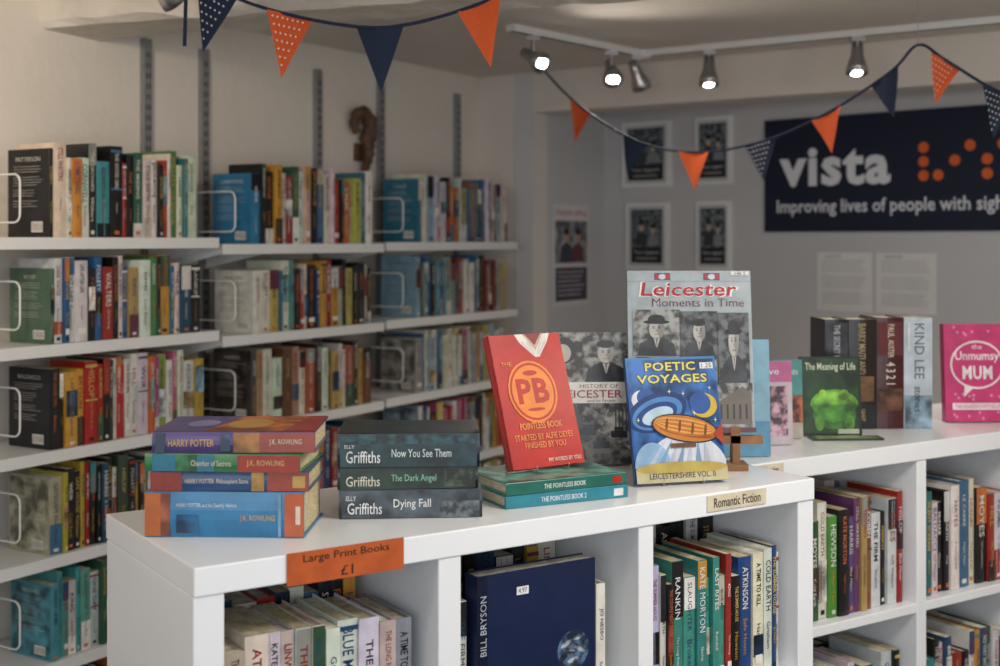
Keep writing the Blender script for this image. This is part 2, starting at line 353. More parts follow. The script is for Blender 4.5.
# carved wooden wall ornament
q = V((-1.169, 3.18))+W*1.318; M = frame(q.x, q.y, 1.745, W.x, W.y); mb = MB()
pts = []; rad = []
for i in range(30):
    t = i/29
    if t < .55:
        u = t/.55; pts.append((.035*math.sin(u*2.4)-.01, -.03, .01+.13*u)); rad.append(.010+.016*u)
    else:
        u = (t-.55)/.45; ang = -.2+u*4.1; r = .050*(1-.3*u)
        pts.append((.0+r*math.cos(ang)-.015, -.03, .18+r*math.sin(ang))); rad.append(.026-.012*u)
mb.tube(M, pts, [r*(1+.18*math.sin(i*2.2)) for i, r in enumerate(rad)], 10)
for i in range(4, 26, 2):
    p = pts[i]; mb.tube(M, [(p[0]-rad[i]*1.25, p[1], p[2]), (p[0]+rad[i]*1.25, p[1], p[2]+.004)], [.005, .004], 6)
mb.box(M, (-.02, -.012, .06), (.02, -.0005, .12))
mb.build('carved_wooden_ornament', [M_CARVE])

# ------------------------------------------------------------------ COUNTER UNITS
A = V((-.381, 1.638)); D = V((.837, .548)); N = V((-.548, .837)); ZT = 1.12
SH = [.785, .455, .12]
def unit(origin, panels, L, name):
    M = frame(origin.x, origin.y, 0, D.x, D.y); mb = MB()
    mb.box(M, (0, 0, ZT-.038), (L, .39, ZT))
    for a, b in panels: mb.box(M, (a, .003, .0), (b, .385, ZT-.038))
    for i in range(len(panels)-1):
        a = panels[i][1]; b = panels[i+1][0]
        for z in SH: mb.box(M, (a, .004, z-.02), (b, .384, z))
        mb.box(M, (a, .374, .0), (b, .384, ZT-.038))
        mb.box(M, (a, .02, 0), (b, .03, .1))
    o = mb.build(name, [M_UNIT]); bm = o.modifiers.new('bevel', 'BEVEL'); bm.width = .002; bm.segments = 2; bm.limit_method = 'ANGLE'
    return M
A1 = A-D*.012
U1m = unit(A1, [(0, .042), (.364, .402), (.734, .765), (1.093, 1.131)], 1.131, 'cube_bookcase')
U1 = frame(A.x, A.y, 0, D.x, D.y)
C2 = A+D*1.1215+N*.16
U2 = unit(C2, [(0, .03), (.1, .135), (.475, .505), (.845, .88), (1.22, 1.255)], 1.255, 'cube_bookcase')

def crow(U, a0, a1, b, z, seed, pal, name='row_of_books', **k):
    mb = MB(); rng = random.Random(seed)
    book_row(mb, U @ T(a0, b, z+.0008), a1-a0, rng, pal, first_art=False, **k)
    return mb.build(name, BOOKM)
S3 = ['dcd8ce','b8c4d8','e0dcd2','17171a','3c8678','469488','3c8678','469488','3c8678','469488','a03026','17171a','234a86','dcd8ce','d8d4ca','26466c']
SB = ['e0dcd2','7a8a4a','33553a','e0dcd2','4f9038','17171a','5a447c','6a3a6c','b09060','8a4a30','e0dcd2','17171a','d8d4ca','9c2a24']
SC = ['dcd8ce','2a6a70','dcd8ce','17171a','17171a','e0dcd2','3f6c90','dcd8ce','17171a','9c2a24','dcd8ce','c06c34','17171a']
for lvl, z in enumerate(SH):
    s = 300+lvl*20
    crow(U1, .042, .348, .035, z, s, 'white', h=(.205, .224), d=(.14, .148), t=(.018, .038), hard=.5, name='row_of_large_print_books')
    crow(U1, .042, .348, .205, z, s+1, 'mix', h=(.215, .235), d=(.14, .15), t=(.02, .04), hard=.5, name='row_of_large_print_books')
    if lvl > 0: crow(U1, .395, .72, .03, z, s+2, 'mix', h=(.195, .235), d=(.13, .15), hard=.5, t=(.02, .045))
    crow(U1, .395, .72, .205, z, s+3, 'dark', h=(.225, .25), d=(.13, .15), hard=.5, t=(.02, .045))
    crow(U1, .758, 1.076, .03, z, s+4, 'mix', h=(.178, .222), d=(.13, .15), hard=.3, t=(.012, .032), seq=S3 if lvl == 0 else None)
    crow(U1, .758, 1.076, .21, z, s+5, 'warm', h=(.225, .25), d=(.13, .15), hard=.5, t=(.02, .045))
    crow(U2, .14, .47, .03, z, s+6, 'mix', h=(.19, .235), d=(.13, .15), hard=.5, t=(.016, .036), seq=SB if lvl == 0 else None)
    crow(U2, .14, .47, .2, z, s+7, 'mix', h=(.2, .235), d=(.13, .15), hard=.5, t=(.02, .04))
    crow(U2, .51, .84, .03, z, s+8, 'mix', h=(.19, .235), d=(.13, .15), hard=.5, t=(.016, .038), seq=SC if lvl == 0 else None)
    crow(U2, .885, 1.2, .03, z, s+9, 'mix', h=(.19, .235), d=(.13, .15), hard=.5, t=(.02, .045))
crow(U1, .394, .432, .05, SH[0], 777, 'light', h=(.2, .225), t=(.016, .02))
def navy(c):
    c.rect(0, 0, .085, 1, hx('0c1632'))
    TT = c.M @ T(.011, 0, 0) @ Matrix(((0, 0, -1, 0), (0, 1, 0, 0), (1, 0, 0, 0), (0, 0, 0, 1)))
    c.mb.text(TT, 'BILL BRYSON', .13, -.005, .22, .006, -.002, hx('b8bcc8'), .0)
    c.ell(.80, .44, .15, .132, hx('1a2c54'), 0); c.ell(.805, .445, .138, .122, hx('5a7496'), 2)
    for (cx, cz, rx, rz, ro) in ((.75, .49, .06, .014, .4), (.86, .44, .05, .012, -.5), (.80, .38, .05, .014, .2), (.78, .44, .05, .008, -.2), (.84, .51, .04, .008, .1)):
        c.ell(cx, cz, rx, rz, hx('b0b8c0'), 2, ro)
    c.rect(.32, .85, .42, .90, hx('e8e8e8')); c.text('4.97', .335, .86, .405, .89, hx('222222'), 0)
Mn = U1 @ T(.437, .035, SH[0]+.001)
display_book('hardback_book', Mn, .222, .250, .035, 0, hx('142246'), draw=navy)
mb = MB(); mb.book(U1 @ T(.665, .04, SH[0]+.0008), .018, .14, .205, hx('e0dcd2'), hard=True); jacket(mb, U1 @ T(.665, .04, SH[0]+.0008), .018, .205, hx('e0dcd2'), random.Random(4)); mb.build('upright_book', BOOKM)

def edge_label(U, a0, a1, z0, z1, bg, lines, name, tc=hx('3a2a20')):
    mb = MB(); mb.box(U, (a0, -.0025, z0), (a1, -.0004, z1), bg)
    n = len(lines)
    for i, t in enumerate(lines):
        zh = (z1-z0)/n
        mb.text(U, t, a0+.014, z1-(i+1)*zh+zh*.2, a1-.014, z1-i*zh-zh*.18, -.003, tc, .006)
    return mb.build(name, [M_COVER])
edge_label(U1, .115, .292, 1.078, 1.1215, hx('bd5c30'), ['Large Print Books', '£1'], 'shelf_label')
edge_label(U1, .864, .998, 1.090, 1.116, hx('d8ccb2'), ['Romantic Fiction'], 'shelf_label')
edge_label(U2, .012, .082, 1.092, 1.116, hx('d8ccb2'), ['Biographies'], 'shelf_label')

# ------------------------------------------------------------------ STACKS ON COUNTER
def stack(name, items, px, py, dx, dy, z0=ZT, art=None):
    mb = MB(); z = z0+.0003
    for (th, ln, dp, off, rot, col, page, fn) in items:
        Fm = frame(px, py, z, dx, dy) @ T(off, 0, 0) @ Matrix.Rotation(rot, 4, 'Z') @ T(ln, 0, 0) @ LIE
        mb.book(Fm, th, dp, ln, col, page, True, bulge=.003)
        fn(mb, Fm, th, ln); z += th+.0004
    if art:
        th, ln, dp, off, rot = items[-1][:5]
        Ct = frame(px, py, z, dx, dy) @ T(off, 0, 0) @ Matrix.Rotation(rot, 4, 'Z') @ Matrix(((1, 0, 0, 0), (0, 0, 1, 0), (0, -1, 0, 0), (0, 0, 0, 1)))
        art(Cover(mb, Ct, ln, dp))
    return mb.build(name, BOOKM), z
def sp(*ops):
    def f(mb, M, th, h):
        for i, o in enumerate(ops):
            y = -.0032-.00015*i
            if o[0] == 'r': mb.spine(M, th, h, o[1], o[2], hx(o[3]), o[4] if len(o) > 4 else .03, o[5] if len(o) > 5 else .97, y, o[6] if len(o) > 6 else 0)
            else: mb.spinetext(M, o[1], th, h, o[2], o[3], hx(o[4]), o[5] if len(o) > 5 else .2, o[6] if len(o) > 6 else .8, y, .006)
    return f
def topart(c):
    c.poly([(0, 0), (.55, 0), (.45, 1), (0, 1)], hx('5a4a80')); c.poly([(.3, 0), (.8, 0), (.9, 1), (.45, 1)], hx('b8642c'), 3)
    c.ell(.55, .5, .14, .3, hx('c8903a')); c.poly([(.8, 0), (1, 0), (1, 1), (.88, 1)], hx('9c3028')); c.ell(.25, .5, .1, .22, hx('8a88b0'))
stack('stack_of_hardback_books', [
 (.064, .226, .155, .0, 0, hx('347aa8'), hx('dccba0'), sp(('r', .84, 1, 'c06c3a'), ('r', .84, .9, '9a5540', .03, .97, 3), ('r', .0, .12, 'b85a30'), ('t', 'HARRY POTTER and the Deathly Hallows', .42, .8, 'd0d8de', .64, .76), ('t', 'J.K. ROWLING', .18, .40, 'c8a050', .34, .5), ('r', .66, .8, '28608c', .1, .5, 3), ('r', .14, .16, '6a9ab8', .03, .97), ('r', .02, .05, 'd8c8b8', .3, .7))),
 (.028, .224, .152, .008, .02, hx('30507c'), hx('d8c79c'), sp(('r', .8, 1, '8c332a'), ('r', .0, .26, '9c4030'), ('r', .28, .36, 'a8803e', .03, .97, 3), ('t', 'HARRY POTTER  Philosophers Stone', .38, .78, 'd0c8b8', .3, .7), ('r', .02, .1, 'c09a50', .2, .8))),
 (.025, .222, .155, .0, -.03, hx('3a7c4c'), hx('d8c79c'), sp(('r', .55, .95, '337690'), ('r', .66, .8, '4a9060', .03, .97, 3), ('r', .0, .4, '9c3226'), ('t', 'Chamber of Secrets', .44, .7, 'd0c8b8', .3, .7), ('t', 'J.K. ROWLING', .1, .34, 'c8a860', .3, .7))),
 (.030, .230, .155, .010, .05, hx('54447a'), hx('dccba0'), sp(('r', .0, .34, '964030'), ('r', .34, .5, 'a87034', .03, .97, 3), ('t', 'HARRY POTTER', .62, .9, 'c8a050', .3, .68), ('t', 'J.K. ROWLING', .08, .28, 'd0c0a0', .34, .66), ('r', .52, .58, '3f668c', .1, .9, 3), ('r', .92, .98, '3f668c', .03, .97, 3))),
], -.502, 1.806, .994, -.035, art=topart)
stack('stack_of_crime_novels', [
 (.043, .216, .135, .002, .0, hx('20272d'), hx('c8bca0'), sp(('r', .02, .98, '46525a', .02, .98, 3), ('r', .02, .3, '6a747a', .02, .6, 2), ('t', 'Griffiths', .70, .94, 'dcdede', .16, .56), ('t', 'ELLY', .88, .95, 'd8dada', .64, .80), ('t', 'Dying Fall', .36, .62, 'd8dada', .3, .68))),
 (.033, .212, .135, .0, .02, hx('101a16'), hx('c8bca0'), sp(('r', .02, .98, '22382e', .02, .98, 3), ('r', .04, .24, '4a5a40', .1, .9, 2), ('t', 'Griffiths', .70, .94, 'd0ccb8', .16, .62), ('t', 'The Dark Angel', .3, .62, '7ab098', .28, .68))),
 (.051, .214, .14, .0, -.02, hx('0e191d'), hx('c8bca0'), sp(('r', .02, .98, '173c42', .02, .98, 3), ('r', .02, .98, '2a5258', .7, .98, 2), ('t', 'Griffiths', .70, .94, 'd8dada', .14, .5), ('t', 'ELLY', .88, .95, 'd8dada', .58, .68), ('t', 'Now You See Them', .2, .62, 'c8d4d4', .26, .6))),
], -.2445, 1.920, .995, .07, art=lambda c: c.rect(0, 0, 1, 1, hx('16282c'), 3))
o, zt = stack('stack_of_paperback_books', [
 (.020, .222, .15, .0, 0, hx('2a7f94'), hx('d8d2c0'), sp(('r', .0, 1, '2f8090', .02, .98), ('t', 'THE POINTLESS BOOK 2', .35, .72, 'dcdcdc', .3, .7), ('r', .04, .12, 'd8d8d8', .2, .8))),
 (.019, .220, .15, .002, .02, hx('4a9080'), hx('d8d2c0'), sp(('r', .0, 1, '24665a', .02, .98), ('t', 'THE POINTLESS BOOK', .35, .7, 'dcdcdc', .3, .7), ('r', .04, .12, 'a8281e', .2, .8))),
], .008, 1.99, .90, .44, art=lambda c: c.rect(.02, .02, .98, .98, hx('6aa898'), 3))

# ------------------------------------------------------------------ DISPLAY BOOKS
def pointless(c):
    O = hx('e89a54'); Wt = hx('dfd8d0')
    c.poly([(.36, 1), (.86, 1), (.80, .93), (.66, .82), (.60, .82), (.42, .93)], Wt)
    c.poly([(.47, 1), (.76, 1), (.62, .87)], hx('c4a698')); c.poly([(.5, 1), (.73, 1), (.62, .91)], hx('8a3030'))
    for x in (.44, .52, .7, .78): c.poly([(x, .94), (x+.008, .94), (.62+(x-.62)*.2, .84), (.615+(x-.62)*.2, .84)], hx('b0a8a0'))
    c.ell(.47, .56, .335, .235, hx('e8842e')); c.ell(.47, .56, .31, .218, hx('b8241e'))
    c.ell(.47, .56, .285, .20, hx('e8842e'))
    B = hx('b8241e')
    c.text('PB', .25, .47, .69, .66, B, .035, keep=False)
    c.ell(.47, .70, .1, .02, B); c.ell(.47, .425, .12, .012, B)
    c.text('POINTLESS BOOK', .2, .28, .78, .33, O, .01); c.text('THE', .1, .76, .24, .79, O, 0)
    c.text('STARTED BY ALFIE DEYES', .1, .20, .9, .245, O, .0); c.text('FINISHED BY YOU', .22, .14, .78, .185, O, .0)
    c.text('MY WORDS BY YOU', .5, .03, .95, .06, hx('e8d8d0'), 0)
dd = V((.122, .082)).normalized()
p = V((.021, 2.063))
display_book('red_display_book', frame(p.x, p.y, zt+.0016, dd.x, dd.y), .147, .226, .016, .34, hx('b8221f'), draw=pointless)
def rest(name, px, py, z, dx, dy, w, lean, th, mat, h=.09, depth=.08, r=.0022):
    mb = MB(); M = frame(px, py, z, dx, dy)
    for x in (w*.28, w*.72):
        yb = (th+.004)/math.cos(lean)
        mb.tube(M, [(x, -.010, .012), (x, -.010, r), (x, -.004, r*.5+.0003), (x, depth, r*.5+.0003)], r*.5, 6)
        mb.tube(M, [(x, depth, r), (x, yb+math.sin(lean)*h+.004, math.cos(lean)*h)], r, 6)
    mb.tube(M, [(w*.28, depth, r), (w*.72, depth, r)], r, 6)
    return mb.build(name, [mat])
rest('acrylic_book_stand', p.x, p.y, zt+.0004, dd.x, dd.y, .147, .34, .016, M_ACR)

def people(c):
    c.rect(0, .60, 1, 1, hx('a8a39c'), 2); c.rect(0, .0, 1, .46, hx('8f8c86'), 2)
    c.ell(.22, .86, .16, .1, hx('3a3634')); c.ell(.22, .84, .09, .07, hx('c0b8ac'))
    c.portrait(.42, .62, 1, 1)
    c.rect(0, .46, 1, .62, hx('dcd8d2')); c.text('HISTORY OF', .3, .575, .95, .605, hx('5a2a2a'), 0); c.text('LEICESTER', .1, .50, .97, .56, hx('941f1c'), .01); c.text('and its People', .35, .462, .95, .49, hx('5a2a2a'), 0)
    c.poly([(0, .46), (.35, .46), (.5, .2), (0, .1)], hx('4a4846')); c.poly([(1, .46), (.75, .46), (.6, .25), (1, .1)], hx('c8c4bc'), 2)
    for k in range(5): c.rect(.80+.04*k, .26-.02*k, .815+.04*k, .42, hx('4a4846'))
    for x, z in ((.55, .12), (.75, .2), (.4, .22)):
        c.rect(x, z, x+.18, z+.05, hx('1e1e20')); c.rect(x+.04, z+.05, x+.14, z+.08, hx('2a2a2c'))
display_book('local_history_book', frame(.083, 2.365, ZT+.001, .98, .05), .165, .245, .02, .12, hx('ccc8c0'), draw=people)
display_book('yellow_paperback_book', frame(.208, 2.43, ZT+.001, 1, .05), .05, .235, .02, .05, hx('a8842e'))

def leic(c):
    c.rect(0, 0, 1, 1, hx('a2acb0')); c.rect(0, .93, 1, .935, hx('8a949a'))
    for x in (.22, .62):
        c.rect(x, .94, x+.13, .985, hx('2a4a8a')); c.ell(x+.065, .962, .03, .018, hx('c8c8d0')); c.rect(x+.09, .945, x+.125, .98, hx('a83a3a')); c.rect(x+.005, .945, x+.035, .98, hx('a83a3a'))
    c.text('Leicester', .10, .835, .90, .93, hx('e8e4e2'), .035, .15, keep=False); c.text('Leicester', .115, .84, .885, .926, hx('a81c24'), .014, .15, keep=False)
    c.text('Moments in Time', .2, .775, .94, .825, hx('e8e4e2'), .012, .0); c.text('Moments in Time', .2, .775, .94, .825, hx('5a1a28'), .0, .0)
    c.rect(.84, .97, .985, .995, hx('e0e0e0')); c.text('HB 2', .86, .973, .97, .992, BLACK, 0)
    c.portrait(.04, .47, .42, .755, True); c.portrait(.42, .45, .72, .745, False, True)
    c.portrait(.72, .30, .97, .735, True, True)
    c.portrait(.05, .1, .42, .46); c.portrait(.42, .12, .70, .44, True)
    c.rect(.68, .02, .98, .30, hx('9a9892'), 2)
    c.poly([(.70, .05), (.97, .05), (.97, .24), (.9, .28), (.70, .18)], hx('6a5e52'))
    for i in range(5):
        c.rect(.72+i*.05, .08, .735+i*.05, .17, hx('2a2624'))
    c.rect(0, 0, 1, .03, hx('5a1a22'))
ZL = ZT+.064
display_book('large_format_history_book', frame(.238, 2.345, ZL, 1, .0), .231, .300, .014, .16, hx('a2acb0'), draw=leic)
mb = MB(); ME = frame(.236, 2.345, ZT+.0004, 1, 0)
for x in (.05, .195):
    mb.box(ME, (x-.009, -.012, .048), (x+.009, .09, .0625)); mb.box(ME, (x-.009, -.012, .0625), (x+.009, -.005, .078))
    mb.box(ME, (x-.02, -.03, 0), (x+.02, .02, .012)); mb.box(ME, (x-.007, -.02, .012), (x+.007, .01, .048))
    Q = ME @ T(0, .024, .055) @ Matrix.Rotation(-.16, 4, 'X'); mb.box(Q, (x-.006, .0, 0), (x+.006, .01, .2))
mb.box(ME, (.03, -.012, .046), (.245, .0, .0615))
mb.build('wooden_easel', [M_WOOD])

def poetic(c):
    c.rect(0, 0, 1, 1, hx('2f5596')); c.rect(0, .8, 1, 1, hx('3a7ab0')); c.rect(.02, .11, .98, .98, hx('3464a4'), 3)
    Y = hx('dccf62')
    c.text('POETIC', .2, .885, .78, .965, hx('101418'), .05, keep=False); c.text('POETIC', .21, .89, .77, .96, Y, .02, keep=False)
    c.text('VOYAGES', .1, .785, .9, .865, hx('101418'), .05, keep=False); c.text('VOYAGES', .11, .79, .89, .86, Y, .02, keep=False)
    c.rect(.82, .9, .97, .95, hx('d8d8d8')); c.text('1.25', .84, .908, .95, .942, BLACK, 0)
    c.ell(.15, .66, .12, .08, hx('d8d8e0')); c.ell(.19, .68, .10, .07, hx('2f5596'))
    c.ell(.3, .56, .34, .15, hx('1c3a70'), 0, .3); c.ell(.3, .55, .29, .12, hx('4a80b8'), 0, .3); c.ell(.29, .54, .24, .09, hx('22407c'), 0, .3); c.ell(.3, .53, .18, .065, hx('b0c8d8'), 0, .3)
    c.ell(.82, .6, .15, .1, hx('c8ac3c')); c.ell(.78, .62, .12, .09, hx('2f5596'))
    for x, z in ((.45, .72), (.6, .7), (.9, .74), (.08, .5), (.93, .48), (.7, .54)): c.poly([(x-.02, z), (x, z-.006), (x+.02, z), (x, z+.006)], hx('e0d8a0')); c.poly([(x-.006, z), (x, z-.022), (x+.006, z), (x, z+.022)], hx('e0d8a0'))
    c.ell(.56, .08, .46, .30, hx('c8ccd4'), 0, 0, 24, 0, math.pi); c.ell(.2, .12, .2, .2, hx('8aaccc'), 0, 0, 20, 0, math.pi)
    for i in range(7): c.poly([(.1+i*.11, .1), (.18+i*.11, .1), (.36+i*.07, .34)], hx('7a98b8') if i % 2 else hx('b0b8c8'))
    c.ell(.58, .42, .37, .11, hx('1c1c20'), 0, -.18); c.ell(.58, .42, .355, .10, hx('c07a36'), 0, -.18); c.ell(.58, .44, .33, .055, hx('d89c54'), 0, -.18); c.ell(.59, .385, .3, .03, hx('9a5226'), 0, -.2)
    for k in range(5): c.ell(.58, .44, .34-.01*k, .075-.016*k, hx('b8702e') if k % 2 == 0 else hx('d89c54'), 0, -.18)
    for i in range(4): c.ell(.38+i*.14, .46-i*.02, .014, .05, hx('7a4424'), 0, -.18)
    c.rect(.4, .27, .68, .305, hx('6a4a34')); c.poly([(.88, .36), (.99, .46), (.99, .28)], hx('a8442a'))
    c.rect(0, 0, 1, .11, hx('b8b08a')); c.ell(.5, .11, .5, .05, hx('b09c54'))
    c.text('LEICESTERSHIRE VOL. II', .14, .03, .86, .075, hx('1a2a4a'), .01)
dp = V((.172, .05)).normalized()
display_book('poetry_anthology_book', frame(.231, 2.168, ZT+.002, dp.x, dp.y), .170, .216, .010, .24, hx('2f5596'), draw=poetic)
rest('acrylic_book_stand', .231, 2.168, ZT+.0004, dp.x, dp.y, .170, .24, .010, M_ACR)

display_book('pale_blue_paperback_book', frame(.425, 2.46, ZT+.001, .98, .1), .100, .225, .012, .06, hx('84aec2'), draw=lambda c: (c.rect(0, .0, 1, .3, hx('5a90ac')),))
def pinkb(c): c.rect(.0, .75, 1, 1, hx('b86490')); c.text('Love', .2, .84, .8, .92, hx('dddddd'), 0); c.rect(.1, .1, .9, .7, hx('c8a0b0'), 2)
display_book('pink_paperback_book', frame(.500, 2.60, ZT+.001, 1, .1), .1, .17, .012, .06, hx('bdb0b6'), draw=pinkb)
def multi(c):
    c.rect(0, .5, 1, 1, hx('4a8888')); c.rect(0, .2, 1, .55, hx('b0623a'), 2); c.text('GARDEN', .3, .8, .85, .88, hx('dddddd'), 0)
display_book('paperback_book', frame(.575, 2.69, ZT+.001, 1, .05), .065, .165, .012, .06, hx('b0a898'), draw=multi)
def frog(c):
    c.rect(.0, 0, 1, 1, hx('12220f')); c.rect(.04, .03, .96, .97, hx('1c3a16'), 3)
    c.text('The Meaning of Life', .08, .80, .92, .92, hx('d0d8c0'), .006)
    c.ell(.55, .26, .36, .18, hx('38702a'), 3); c.ell(.55, .38, .40, .2, hx('62a030'), 3, 0, 24, 0, math.pi); c.ell(.55, .40, .34, .15, hx('7cb83c'), 3, 0, 24, 0, math.pi)
    c.poly([(.15, .38), (.95, .38), (.80, .22), (.55, .16), (.30, .22)], hx('4a8a2c'), 3)
    for x in (.3, .8): c.ell(x, .16, .08, .10, hx('558f30'), 3)
    c.ell(.36, .54, .06, .04, hx('84b840'), 3); c.ell(.72, .54, .06, .04, hx('84b840'), 3)
    c.rect(.6, .02, .95, .08, hx('a8b098'))
display_book('green_paperback_book', frame(.645, 2.725, ZT+.001, 1, .04), .130, .168, .014, .1, hx('1a3a14'), draw=frog)
mb = MB(); ML = frame(.655, 2.665, ZT+.0005, 1, .05); mb.box(ML, (0, 0, 0), (.15, .045, .004), hx('2a3a24')); mb.box(ML, (.01, .006, .004), (.14, .04, .0045), hx('8a9a70')); mb.build('leaflet', BOOKM)
mb = MB(); UM = frame(.722, 2.835, ZT+.0005, 1, .03); x = 0
up = [(.052, .243, '1c1d22', sp(('r', .0, .5, '15151a'), ('r', .55, .97, '3a3a42', .04, .96, 3), ('t', 'THE SECRET PILGRIM', .5, .95, 'b8b8b8', .35, .65))),
      (.062, .243, '221a18', sp(('r', .0, .22, '17171a'), ('t', 'BARRY MAITLAND', .5, .96, 'b09868', .35, .6), ('r', .25, .48, '6a4a30', .1, .9, 3), ('t', 'SAINT', .07, .18, 'b09868', .35, .65))),
      (.060, .247, '42181c', sp(('r', .66, .96, '5c2024', .03, .97), ('t', 'PAUL', .82, .94, 'd0c4b0', .36, .68), ('t', 'AUSTER', .64, .8, 'd0c4b0', .36, .68), ('r', .16, .36, '6a4634', .05, .95, 3), ('t', '4 3 2 1', .4, .6, 'd8d0c0', .34, .68))),
      (.064, .246, 'b4bec6', sp(('r', .0, .3, '8098a8', .03, .97, 3), ('t', 'KIND LEE', .45, .95, '5a6a78', .36, .70), ('r', .7, .96, 'cdd4d8', .1, .2), ('t', 'stories', .15, .38, '2f4a60', .35, .6)))]
for th, h, c, fn in up:
    Mx = UM @ T(x, 0, 0); mb.book(Mx, th, .12, h, hx(c), hx('d8d0b8'), True, bulge=.003)
    fn(mb, Mx, th, h); x += th+.001
mb.build('row_of_hardback_books', BOOKM)
def mum(c):
    P = hx('c23c72')
    c.rect(0, 0, 1, 1, P)
    for i in range(22): c.ell(R.uniform(.05, .95), R.choice([R.uniform(.03, .10), R.uniform(.22, .3), R.uniform(.88, .97)]), .02, .014, hx('dc8cb0'))
    c.ell(.5, .58, .42, .25, hx('e6d6da')); c.poly([(.3, .4), (.46, .36), (.28, .25)], hx('e6d6da')); c.ell(.5, .58, .39, .228, P)
    c.text('the', .42, .74, .58, .79, hx('e8e0e2'), 0); c.text('Unmumsy', .16, .60, .84, .72, hx('e8e0e2'), .012); c.text('MUM', .27, .43, .73, .57, hx('e8e0e2'), .03)
    c.rect(.1, .12, .9, .19, hx('e6d6da')); c.text('THE HILARIOUS BESTSELLER', .14, .135, .86, .175, P, 0)
display_book('pink_paperback_book', frame(1.024, 2.93, ZT+.001, 1, .02), .150, .224, .024, .08, hx('c23c72'), draw=mum, side=hx('a42c5a'))

# ------------------------------------------------------------------ NICHE: sign, posters
BK = frame(NB.x, NB.y, 0, E.x, E.y)
def board(name, M, x0, x1, z0, z1, th, col, draw, mats=WALLM, border=None):
    mb = MB(); mb.box(M, (x0, -th, z0), (x1, -.0005, z1), border or col)
    c = Cover(mb, M @ T(x0, -th, z0), x1-x0, z1-z0)
    if border: c.rect(.07, .05, .93, .95, col)
    draw(c); return mb.build(name, mats)
mb = MB(); mb.box(BK, (.7706, -.012, 1.57), (2.08, -.0005, 1.987), hx('0f1a34'))
Ws = hx('e8ecf2')
mb.text(BK, 'vista', .835, 1.735, 1.275, 1.876, -.0128, Ws, .036, keep=False)
mb.text(BK, 'Improving lives of people with sight loss', .825, 1.625, 1.80, 1.688, -.0128, Ws, .014)
OD = hx('e0682c')
cells = [(1.395, [(0, 0), (0, 1), (0, 2), (1, 2)]), (1.505, [(1, 0), (0, 1)]), (1.615, [(1, 0), (0, 1), (0, 2)]), (1.725, [(1, 0), (0, 1), (1, 1), (0, 2)]), (1.835, [(0, 0)])]
for cx, ds in cells:
    for i, j in ds:
        pts = [(cx+i*.052+.019*math.cos(t*math.pi/8), 1.856-j*.048+.019*math.sin(t*math.pi/8)) for t in range(16)]
        mb.poly(BK, pts, -.0128, OD)
mb.build('charity_sign_board', [M_SIGN])
def notice(c):
    c.text('NOTICE', .1, .91, .5, .955, hx('4a4c50'), 0)
    for i in range(14):
        if i in (4, 9): continue
        c.text('the quick service of people in the local shop'[:R.randint(30, 45)], .1, .84-i*.055, R.uniform(.8, .9), .87-i*.055, hx('55575c'), 0, keep=False)
board('paper_notice', BK, .985, 1.2, 1.285, 1.495, .001, hx('e6e6e4'), notice)
board('paper_notice', BK, 1.215, 1.435, 1.285, 1.495, .001, hx('e6e6e4'), notice)
def ph1(c):
    c.rect(.13, .10, .87, .90, hx('20242a')); c.rect(.15, .34, .85, .88, hx('7c8890'), 2); c.text('Your support', .2, .22, .8, .29, hx('d8d8d8'), 0); c.rect(.25, .16, .75, .18, hx('a8a8a8'))
    for x, z, k, cc in ((.38, .36, 1.0, '3a3e46'), (.66, .36, .85, '8a8e94')):
        c.poly([(x-.17*k, z), (x-.13*k, z+.16*k), (x, z+.22*k), (x+.13*k, z+.16*k), (x+.17*k, z)], hx(cc)); c.ell(x, z+.29*k, .07*k, .085*k, hx('c0aea0')); c.ell(x, z+.345*k, .075*k, .045*k, hx('2e2a28'))
for x0, x1, z0, z1 in ((.0996, .34, 1.755, 2.018), (.12, .33, 1.42, 1.69), (.46, .625, 1.755, 2.018), (.465, .62, 1.42, 1.69)):
    board('framed_poster', BK, x0, x1, z0, z1, .015, hx('c8cacc'), ph1, border=hx('eeeeec'))
NL = frame(N0.x, N0.y, 0, W.x, W.y)
def ph2(c):
    c.rect(.0, .86, 1, 1, hx('dedcda')); c.text('Volunteer with us', .06, .89, .94, .96, hx('a82a40'), 0); c.rect(.05, .42, .95, .84, hx('98989f'), 3)
    for x, k, cc in ((.36, 1.0, '3c4050'), (.68, .9, '6a3a40')):
        c.poly([(x-.2*k, .43), (x-.16*k, .58), (x, .63), (x+.16*k, .58), (x+.2*k, .43)], hx(cc)); c.ell(x, .69, .08, .065, hx('b89a88')); c.ell(x, .735, .085, .035, hx('2e2622'))
    c.rect(.05, .05, .95, .38, hx('4c4050'))
    for i in range(6): c.rect(.1, .33-i*.045, .85-.05*(i % 3), .34-i*.045, hx('c8c4c8'))
board('wall_poster', NL, .1545, .4486, 1.28, 1.68, .002, hx('d8d8d8'), ph2)

